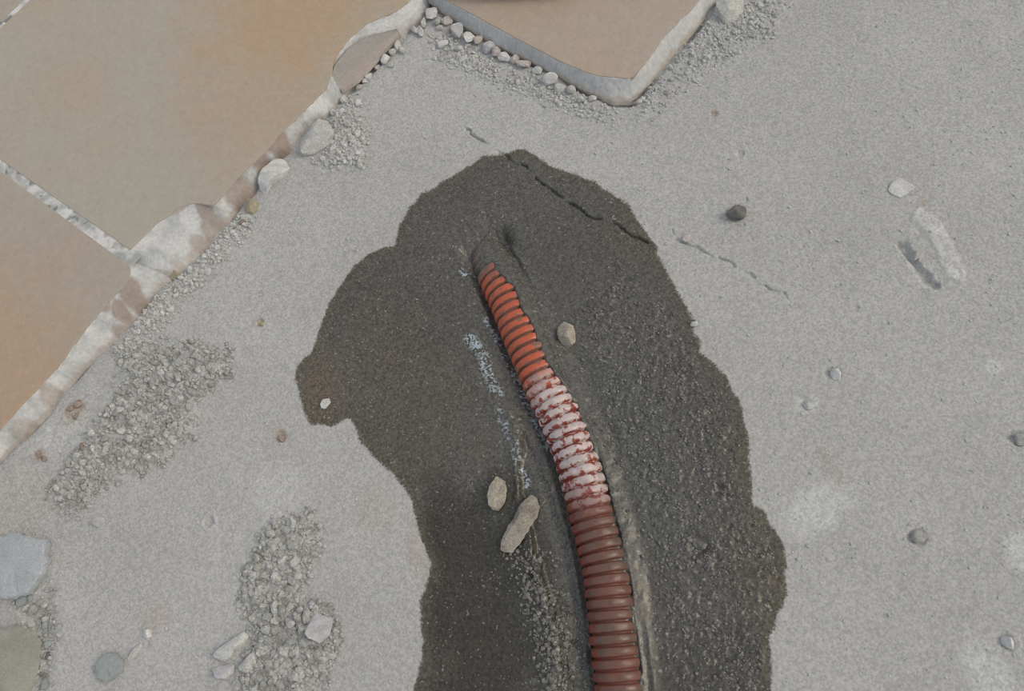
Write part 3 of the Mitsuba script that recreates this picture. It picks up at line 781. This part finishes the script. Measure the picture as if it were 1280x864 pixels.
def traced_stone(pts, height, seed, dome=0.35, rough=0.0007, sink=0.0015, tilt=(0, 0)):
    """A flat fragment from its traced outline: full girth a third of the way up, a slightly domed and pitted top."""
    mid = line(pts, height * 0.55)[:, :2]
    ring, _ = dense(np.vstack([mid, mid[:1]]), max(0.0009, 0.0006 + height * 0.05))
    ring = ring[:-1]
    c = ring.mean(0)
    lev = [(0.84, 0.0), (0.97, 0.25), (1.0, 0.55), (0.985, 0.85), (0.94, 0.97), (0.80, 1.0), (0.55, 1.0 + 0.25 * dome), (0.28, 1.0 + 0.4 * dome)]
    base = float(np.median(H(ring[:, 0], ring[:, 1]))) - sink
    vs = []
    for k, (f_, h_) in enumerate(lev):
        p = c + (ring - c) * f_
        w = 1 + 0.04 * noise(ring[:, 0], ring[:, 1], 0.004, seed + k % 2) + (0.0008 if height > .002 else 0.0003) / np.linalg.norm(ring - c, axis=1) * noise(ring[:, 0], ring[:, 1], 0.0022, seed + 3)
        p = c + (p - c) * w[:, None]
        z = base + (height + sink) * h_ * (1 + 0.0 * w)
        z = z + (p - c) @ np.array(tilt) * (h_ > 0.3)
        if k > 0:
            z = z + rough * noise(p[:, 0], p[:, 1], 0.004, seed + 9, 3) * (h_ > 0.6) * 1.6
            p = p + rough * 0.8 * np.stack([noise(p[:, 0] + z, p[:, 1], 0.003, seed + 11, 2), noise(p[:, 0], p[:, 1] + z, 0.003, seed + 12, 2)], -1)
        vs.append(np.c_[p, z * np.ones(len(p))])
    n = len(ring)
    top = np.array([[*c, base + (height + sink) * (1 + 0.22 * dome)]]); bottom = np.array([[*c, base]])
    i = np.arange(n); j = (i + 1) % n
    fs = []
    for k in range(len(lev) - 1):
        fs += [np.stack([k * n + i, k * n + j, (k + 1) * n + j], -1), np.stack([k * n + i, (k + 1) * n + j, (k + 1) * n + i], -1)]
    L = len(lev) * n
    fs += [np.stack([(len(lev) - 1) * n + i, (len(lev) - 1) * n + j, i * 0 + L], -1), np.stack([j, i, i * 0 + L + 1], -1)]
    m = trimesh.Trimesh(np.vstack(vs + [top, bottom]), np.vstack(fs), process=False)
    if m.volume < 0:
        m.invert()
    if dome >= 0.25:                               # split faces
        r = np.random.default_rng(seed)
        ext = np.array([*(np.ptp(ring, axis=0) / 2), height])
        v = (m.vertices - [*c, base]) / ext
        for _ in range(9):
            t_, el = r.uniform(0, 6.28), r.uniform(0.35, 1.25)
            n_ = np.array([math.cos(t_) * math.cos(el), math.sin(t_) * math.cos(el), math.sin(el)])
            sup = v @ n_
            v = v - np.maximum(sup - sup.max() * r.uniform(0.68, 0.9), 0)[:, None] * n_ * 0.95
        m = trimesh.Trimesh(v * ext + [*c, base], m.faces, process=False)
    return m


def put(name, mesh, mat, label, cat, group=None, smooth=24):
    key = numbered(name)
    scene[key] = mikit.ply(mesh, mat, smooth=smooth)
    tag(key, label, cat, group)
    return key


STONES = [
    ('stone_slab', [(-14, 690), (0, 673), (12, 668), (22, 665), (38, 672), (52, 674), (61, 678), (58, 690), (61, 700), (55, 715), (48, 728), (36, 742), (22, 747), (10, 749), (-8, 745), (-16, 715)], .008, 'stone_blue', 'large flat blue grey fragment with jagged rim, below the gravelly tile edge', 'stone', .1),
    ('stone_slab', [(-30, 790), (0, 786), (20, 782), (38, 788), (47, 802), (46, 825), (43, 842), (36, 856), (28, 882), (-30, 890)], .011, 'stone_olive', 'large smooth olive grey slab in the corner below the blue grey fragment', 'stone', .25),
    ('stone_fragment', [(119, 840), (123, 826), (134, 815), (146, 817), (153, 827), (151, 841), (141, 847), (134, 853), (124, 848)], .005, 'stone_teal', 'small flat teal grey fragment between the olive slab and white chips', 'stone', .1),
    ('mortar_chip', [(179, 787), (186, 787), (188, 796), (182, 801), (176, 796)], .004, 'stone_white', 'bright white bead-like chip at the end of a pale streak', 'chip', .6),
    ('mortar_chip', [(158, 822), (165, 810), (174, 803), (178, 807), (170, 818), (162, 826)], .0035, 'stone_pale', 'narrow pale chip beside the teal grey fragment', 'chip', .5),
    ('stone_fragment', [(265, 822), (268, 814), (277, 804), (290, 798), (303, 789), (309, 795), (302, 806), (290, 812), (286, 822), (277, 828)], .008, 'stone_white', 'long bright white stone in front of the centre gravel heap', 'stone', .6),
    ('stone_fragment', [(262, 836), (275, 832), (293, 830), (291, 842), (282, 850), (271, 848)], .005, 'stone_lilac', 'flat lilac grey stone just below the long white stone', 'stone', .4),
    ('stone_fragment', [(294, 832), (306, 822), (318, 813), (320, 828), (313, 840), (301, 842)], .007, 'stone_pale', 'pale angular stone right beside the flat lilac grey stone', 'stone', .5),
    ('stone_fragment', [(382, 785), (386, 772), (396, 766), (407, 769), (415, 777), (411, 795), (399, 805), (387, 797)], .009, 'stone_lilac', 'lilac stone with a dark flank on the gravel heap edge beside dry screed', 'stone', .5),
    ('stone_fragment', [(370, 176), (374, 184), (378, 193), (390, 190), (404, 182), (414, 172), (418, 163), (411, 154), (396, 151), (386, 157), (377, 168)], .011, 'stone_pale', 'large faceted pale grey stone leaning on the chipped tile edge', 'stone', .7),
    ('stone_fragment', [(321, 230), (326, 220), (336, 204), (346, 194), (357, 196), (361, 208), (352, 220), (337, 229), (330, 241), (323, 243)], .010, 'stone_white', 'long white stone wedged upright against the brown broken tile edge', 'stone', .6),
    ('stone_fragment', [(304, 259), (311, 250), (322, 252), (321, 262), (314, 269), (306, 265)], .006, 'stone_ochre', 'small yellowish stone at the foot of the long wedged white stone', 'stone', .5),
    ('clay_chip', [(209, 343), (213, 335), (223, 336), (224, 343), (217, 349), (211, 348)], .004, 'stone_ochre', 'small olive yellow chip where the grout line meets the screed', 'chip', .4),
    ('stone_fragment', [(696, 418), (698, 408), (705, 401), (716, 405), (721, 414), (719, 426), (710, 434), (701, 429)], .010, 'stone_tan', 'roundish knobbly tan stone on wet mortar right of the pipe', 'stone', .8),
    ('mortar_flake', [(609, 622), (612, 607), (621, 596), (631, 600), (634, 610), (631, 628), (623, 638), (616, 638), (611, 632)], .006, 'stone_tan', 'smooth oval tan flake on wet mortar left of the pipe', 'flake', .15),
    ('mortar_flake', [(622, 688), (630, 668), (641, 648), (652, 628), (662, 617), (671, 620), (676, 632), (672, 645), (662, 660), (652, 676), (640, 691), (630, 691)], .008, 'stone_taupe', 'long taupe flake lying below the oval one beside the pipe', 'flake', .35),
    ('paint_flake', [(400, 505), (404, 499), (411, 497), (413, 503), (406, 511), (401, 510)], .0016, 'stone_white', 'small white flake on the brown lobe of the wet patch', 'flake', .1),
    ('plaster_flake', [(1110, 238), (1114, 228), (1125, 222), (1137, 229), (1144, 234), (1136, 241), (1126, 247), (1114, 243)], .0014, 'stone_white', 'thin white flake of plaster stuck on the dry screed', 'flake', .2),
    ('stone_fragment', [(893, 12), (898, -4), (918, -10), (931, 0), (929, 14), (919, 25), (908, 27), (900, 21)], .009, 'stone_pale', 'pale block of mortar by the mortared side of the tile corner', 'stone', .3),
    ('stone_fragment', [(113, 652), (119, 646), (129, 646), (128, 655), (120, 660)], .005, 'stone_lilac', 'small lilac pebble on the screed above the blue grey fragment', 'stone', .5),
]
for k, (name, pts, h_, mat, lab, cat, dome) in enumerate(STONES):
    put(name, traced_stone(pts, h_, 100 + 7 * k, dome), mat, lab, cat)


def pebble(px, py, rx, ry, hz, ang, mat, label, name='pebble', cat='pebble', group=None, seed=0, sink=0.35, sub=3):
    c = at(px, py, 0.002)
    k = np.linalg.norm(at(px + 1, py, 0.002) - c) * 0.5 + np.linalg.norm(at(px, py + 1, 0.002) - c) * 0.5
    m = facet_rock(seed, sub)
    v = m.vertices * np.array([rx * k, ry * k, hz * k])
    a = math.radians(ang) + math.atan2(px_right[1], px_right[0])
    R = np.array([[math.cos(a), -math.sin(a)], [math.sin(a), math.cos(a)]])
    v[:, :2] = v[:, :2] @ R.T
    v += [c[0], c[1], float(H(c[0], c[1])[0]) + hz * k * (1 - 2 * sink)]
    return put(name, trimesh.Trimesh(v, m.faces, process=False), mat, label, cat, group)


pebble(920, 265, 11, 11, 10, 0, 'stone_dark', 'dark round ridged pebble standing alone on the dry screed', seed=31, sink=.15)
pebble(1046, 467, 6.5, 7, 6, 0, 'stone_white', 'small white pebble with a dark gap on its left side', seed=32, sink=.2)
pebble(1152, 671, 10, 9, 6, 0, 'stone_grey', 'flat grey pebble with a dark crescent gap at one side', seed=33, sink=.2)
pebble(1013, 505, 11, 6, 5, 8, 'stone_pale', 'low oblong pale pebble half sunk in the screed', seed=34, sink=.25)
pebble(1262, 804, 8, 9, 8, 20, 'stone_white', 'white pebble near the pale plaster streak', seed=35, sink=.2)
pebble(1276, 547, 9, 9, 6, 0, 'stone_grey', 'grey pebble in a scuffed hollow at the picture rim', seed=36, sink=.25)
pebble(1147, 319, 4, 6, 4, -30, 'stone_pink', 'small pinkish pebble lying in the gouged hollow', seed=37, sink=.2)
pebble(350, 547, 5, 7, 3.5, 20, 'stone_rust', 'rust brown crumb on the dry screed beside the wet lobe', seed=38, sink=.3)
pebble(325, 404, 6, 3.5, 2.5, 0, 'stone_ochre', 'yellowish crumb on the dry screed below the broken tile', seed=39, sink=.3)
pebble(858, 297, 7, 5, 3.5, -25, 'stone_pink', 'pinkish chip at the start of the dry crack', seed=40, sink=.3)
pebble(868, 404, 6, 3.2, 4, 0, 'stone_white', 'tiny white chip at a notch of the wet edge', seed=41, sink=.3)
pebble(875, 680, 11, 8, 6, -35, 'crumb_wet', 'dark wet clod in a hollow near the wet edge', seed=42, sink=.3)

for k, (x, y, r_) in enumerate([(88, 511, 4), (97, 505, 4.5), (94, 520, 3.5), (47, 567, 4), (54, 574, 3.5), (303, 278, 4), (293, 287, 3.5), (102, 558, 3.5)]):
    pebble(x, y, r_ * 1.3, r_, r_ * .7, 40 * k, 'stone_rust', 'reddish brown clay crumb close under the broken tile edge', 'clay_crumb', 'crumb', 'clay crumbs under the broken tile edge', 260 + k, .25, 2)
# the traced row under the edge of the pinkish tile
ROW = [(539, 18, 7, 11, 'stone_white'), (547, 29, 5, 5, 'stone_grey'), (550, 35, 5, 4, 'stone_pink'), (558, 27, 7, 6, 'stone_pink'), (572, 38, 8, 11, 'stone_lilac'), (586, 46, 7, 9, 'stone_white'), (597, 50, 6, 7, 'stone_pink'),
       (610, 59, 9, 8, 'stone_lilac'), (620, 64, 6, 7, 'stone_pink'), (630, 71, 7, 6, 'stone_white'), (642, 74, 7, 6, 'stone_pink'), (655, 79, 9, 6, 'stone_pink'), (672, 88, 6, 5, 'stone_white'), (688, 101, 9, 9, 'stone_white'),
       (701, 110, 7, 6, 'stone_pale'), (715, 111, 6, 7, 'stone_pale'), (740, 122, 5, 6, 'stone_pale'), (553, 55, 6, 5, 'stone_white'), (574, 59, 6, 4, 'stone_pale'), (579, 72, 6, 3.5, 'stone_white'), (727, 124, 5, 5, 'stone_pale')]
NAMES = {'stone_white': 'white', 'stone_grey': 'grey', 'stone_pink': 'pinkish', 'stone_lilac': 'lilac grey', 'stone_pale': 'pale grey'}
for k, (x, y, rx, ry, mat) in enumerate(ROW):
    if (x, y) == (688, 101):
        lab, grp = 'largest bright white pebble of the row under the tile edge, near its corner', None
    elif (x, y) == (539, 18):
        lab, grp = 'oblong white pebble in the corner where the two tiles meet', None
    elif mat == 'stone_grey':
        lab, grp = 'small grey pebble in the row under the pinkish tile edge', None
    else:
        lab, grp = f'{NAMES[mat]} mortar pebble in the row along the foot of the pinkish tile', f'{NAMES[mat]} pebbles under the pinkish tile edge'
    pebble(x, y, rx, ry, min(rx, ry) * 0.8, rng.uniform(-30, 30), mat, lab, 'mortar_pebble', 'pebble', grp, 200 + k, .2, 2)
FOOT = [(497, 60, 5, 8, 'stone_pale'), (491, 66, 5, 5, 'stone_pale'), (482, 74, 5, 6, 'stone_white'), (461, 96, 4, 5, 'stone_white'), (470, 83, 5, 4, 'stone_pink'), (456, 101, 3, 3, 'stone_white'), (518, 37, 4, 8, 'stone_pale'),
        (526, 39, 4, 8, 'stone_pale'), (530, 29, 4, 8, 'stone_pale'), (503, 64, 4, 5, 'stone_pale'), (448, 108, 4, 4, 'stone_pink'), (430, 124, 4, 5, 'stone_white'), (488, 82, 4, 3, 'stone_pale')]
for k, (x, y, rx, ry, mat) in enumerate(FOOT):
    pebble(x, y, rx, ry, min(rx, ry) * 0.9, rng.uniform(-20, 40), mat, f'{NAMES[mat]} crumb at the foot of the taupe hollow in the large tile', 'mortar_crumb', 'crumb', f'{NAMES[mat]} crumbs below the taupe hollow', 300 + k, .2, 2)

# ---------------------------------------------------------------- gravel: single crumbs, and the fines between them as stuff
SHAPES = [facet_rock(500 + k, 1, 9) for k in range(10)]
FINES = [facet_rock(600 + k, 0, 5) for k in range(6)]
PLY = {}


def spots(poly, count, seed, gap):
    r = np.random.default_rng(seed)
    p = Polygon(poly[:, :2]).buffer(0)
    x0, y0, x1, y1 = p.bounds
    out = []
    while len(out) < count and gap > 1e-5:
        tries = r.uniform((x0, y0), (x1, y1), size=(4000, 2))
        tries = tries[contains_xy(p, tries[:, 0], tries[:, 1])]
        for q in tries:
            if len(out) < count and all((q[0] - o[0]) ** 2 + (q[1] - o[1]) ** 2 > gap * gap for o in out[-400:]):
                out.append(q)
        gap *= 0.9
    return np.array(out[:count])


CRUMBS = [(GRAVEL_A, 80, .0034, ('stone_pale', 'stone_grey', 'stone_grey', 'stone_pale', 'stone_pale'), 'angular grey crumb in the gravel heap beside the broken tile edge', 'crumbs of the gravel heap beside the tile edge', 11, .0050),
          (GRAVEL_B, 72, .0036, ('stone_grey', 'stone_pale', 'stone_grey', 'stone_pale', 'stone_grey'), 'angular grey crumb in the gravel heap between dry screed and white stones', 'crumbs of the gravel heap near the white stones', 12, .0052),
          (GRAVEL_C, 44, .0030, ('stone_pale', 'stone_white', 'stone_pale', 'stone_white'), 'pale crumb in the narrow strip of rubble along the broken tile edges', 'crumbs along the broken tile edges', 13, .0042),
          (GRAVEL_D, 40, .0028, ('stone_pale', 'stone_grey', 'stone_pale'), 'pale crumb in the rubble by the mortared tile side', 'crumbs by the mortared tile side', 14, .0050),
          (GRAVEL_E, 26, .0026, ('crumb_wet',), 'dark wet crumb in the loose mortar left of the pipe', 'wet crumbs left of the pipe', 15, .0048),
          (GRAVEL_F, 22, .0034, ('stone_pale', 'stone_pale', 'stone_white'), 'pale crumb clustered beside the faceted stone', 'crumbs beside the faceted stone', 16, .0052),
          (GRAVEL_H, 14, .0040, ('stone_teal', 'stone_grey', 'stone_dark', 'stone_teal'), 'dark grey crumb in the crevice between the blue grey and olive stones', 'crumbs between the two large stones', 17, .0060)]
for poly, count, size, mats, lab, grp, seed, gap in CRUMBS:
    r = np.random.default_rng(seed)
    sp = spots(poly, count, seed, gap)
    hz = H(sp[:, 0], sp[:, 1])
    for q, z in zip(sp, hz):
        mat = mats[r.integers(len(mats))]; k = r.integers(len(SHAPES))
        base = PLY.setdefault((k, mat), mikit.ply(SHAPES[k], mat, smooth=25))
        s = size * r.uniform(0.55, 1.15) * np.array([1, r.uniform(.6, .95), r.uniform(.5, .8)])
        key = numbered('gravel_crumb')
        tw = T().translate([float(q[0]), float(q[1]), float(z + s[2] * 0.45)]).rotate([0, 0, 1], float(r.uniform(0, 360))).rotate([1, 0, 0], float(r.uniform(-25, 25))).scale(s.tolist())
        scene[key] = {**base, 'to_world': tw}
        tag(key, lab, 'crumb', grp)


def fines(name, poly, count, size, mat, label, seed, avoid=None, lognorm=0.35):
    r = np.random.default_rng(seed)
    p = Polygon(poly[:, :2]).buffer(0.008)
    x0, y0, x1, y1 = p.bounds
    pts = np.zeros((0, 2))
    while len(pts) < count:
        c = r.uniform((x0, y0), (x1, y1), size=(count * 3, 2))
        c = c[contains_xy(p, c[:, 0], c[:, 1])]
        c = c[poly_sdf(c[:, 0], c[:, 1], poly) < r.uniform(-0.012, 0.008, len(c))]
        c = c[noise(c[:, 0], c[:, 1], 0.02, seed, 2) > r.uniform(-0.7, 0.3, len(c))]
        if avoid is not None:
            c = c[avoid(c)]
        pts = np.vstack([pts, c])
    pts = pts[:count]
    z = H(pts[:, 0], pts[:, 1])
    vs, fs, n = [], [], 0
    for q, h_ in zip(pts, z):
        m = FINES[r.integers(len(FINES))]
        s = size * float(np.clip(r.lognormal(0, lognorm), .4, 2.2)) * np.array([1, r.uniform(.6, 1), r.uniform(.5, .9)])
        a = r.uniform(0, 6.28)
        v = m.vertices * s
        v = np.c_[v[:, 0] * math.cos(a) - v[:, 1] * math.sin(a) + q[0], v[:, 0] * math.sin(a) + v[:, 1] * math.cos(a) + q[1], v[:, 2] + h_ + 0.35 * s[2]]
        vs.append(v); fs.append(m.faces + n); n += len(v)
    key = numbered(name)
    scene[key] = mikit.ply(trimesh.Trimesh(np.vstack(vs), np.vstack(fs), process=False), mat)
    tag(key, label, 'gravel', None, 'stuff')


for poly, where, seed, count, size in ((GRAVEL_A, 'of the heap beside the broken tile edge', 21, 1500, .0015), (GRAVEL_B, 'of the heap near the white stones', 22, 1400, .0015), (GRAVEL_C, 'along the foot of the broken tile edges', 23, 500, .0012),
                                      (GRAVEL_D, 'by the mortared tile side', 24, 520, .0011), (GRAVEL_G, 'under the row of pebbles at the pinkish tile', 25, 450, .0012), (GRAVEL_F, 'around the faceted stone', 26, 250, .0013), (GRAVEL_H, 'in the dark crevice between the blue grey and olive stones', 31, 120, .0014)):
    fines('gravel_fines', poly, count * 2, size, 'gravel_mix' if seed in (21, 22, 31) else 'gravel_pale', 'fine pale and grey gravel ' + where, seed)
fines('gravel_fines', GRAVEL_E, 900, .0011, 'crumb_wet', 'fine wet crumbs of loose mortar left of the pipe', 27)
fines('gravel_fines', WET_ROUGH, 2800, .0008, 'crumb_wet', 'dark wet grit on the rough mortar right of the pipe', 28, avoid=lambda c: poly_sdf(c[:, 0], c[:, 1], WET) < -0.005)
DRY = line([(1290, -10), (1290, 874), (-10, 874), (-10, 620), (60, 545), (215, 375), (300, 290), (440, 130), (540, 45), (680, 110), (790, 145), (910, 10)])
from shapely import union_all
_wet_p = union_all([Polygon(WET[:, :2]).buffer(0.003)] + [Polygon(g[:, :2]).buffer(0).buffer(0.011) for g in (GRAVEL_A, GRAVEL_B, GRAVEL_C, GRAVEL_D, GRAVEL_F, GRAVEL_G, GRAVEL_H)]); prepare(_wet_p)
fines('loose_sand', DRY, 3200, .00060, 'stone_pale', 'sparse loose sand grains over the dry screed', 29, avoid=lambda c: ~contains_xy(_wet_p, c[:, 0], c[:, 1]))

# ---------------------------------------------------------------- the brown bar whose edge just enters the picture on the pinkish tile


def bar_mesh():
    a, b = at(556, 0.8, TILE_Z)[:2], at(720, -0.6, TILE_Z)[:2]
    d = (b - a) / np.linalg.norm(b - a); n = np.array([-d[1], d[0]]); n *= np.sign(n @ px_up[:2])
    L = np.linalg.norm(b - a)
    u = np.linspace(0, 1, 40)
    bow = 0.004 * (2 * u - 1) ** 2
    prof = [(0.0008, 0.0), (0.0, 0.0012), (0.0, 0.010), (0.0015, 0.0118), (0.026, 0.012), (0.0275, 0.0105), (0.0275, 0.0)]
    vs = np.array([[*(a + d * L * t + n * (o + w)), TILE_Z + z] for t, w in zip(u, bow) for o, z in prof])
    k = len(prof)
    fs = []
    for i in range(len(u) - 1):
        for j in range(k):
            p, q = i * k + j, i * k + (j + 1) % k
            fs += [[p, q, q + k], [p, q + k, p + k]]
    for s in (0, (len(u) - 1) * k):
        fs += [[s, s + j, s + j + 1] for j in range(1, k - 1)]
    m = trimesh.Trimesh(vs, fs, process=True)
    trimesh.repair.fix_normals(m)
    return m


put('wooden_strip', bar_mesh(), 'rust_brown', 'dark red brown strip lying across the pinkish tile at the picture rim', 'strip')
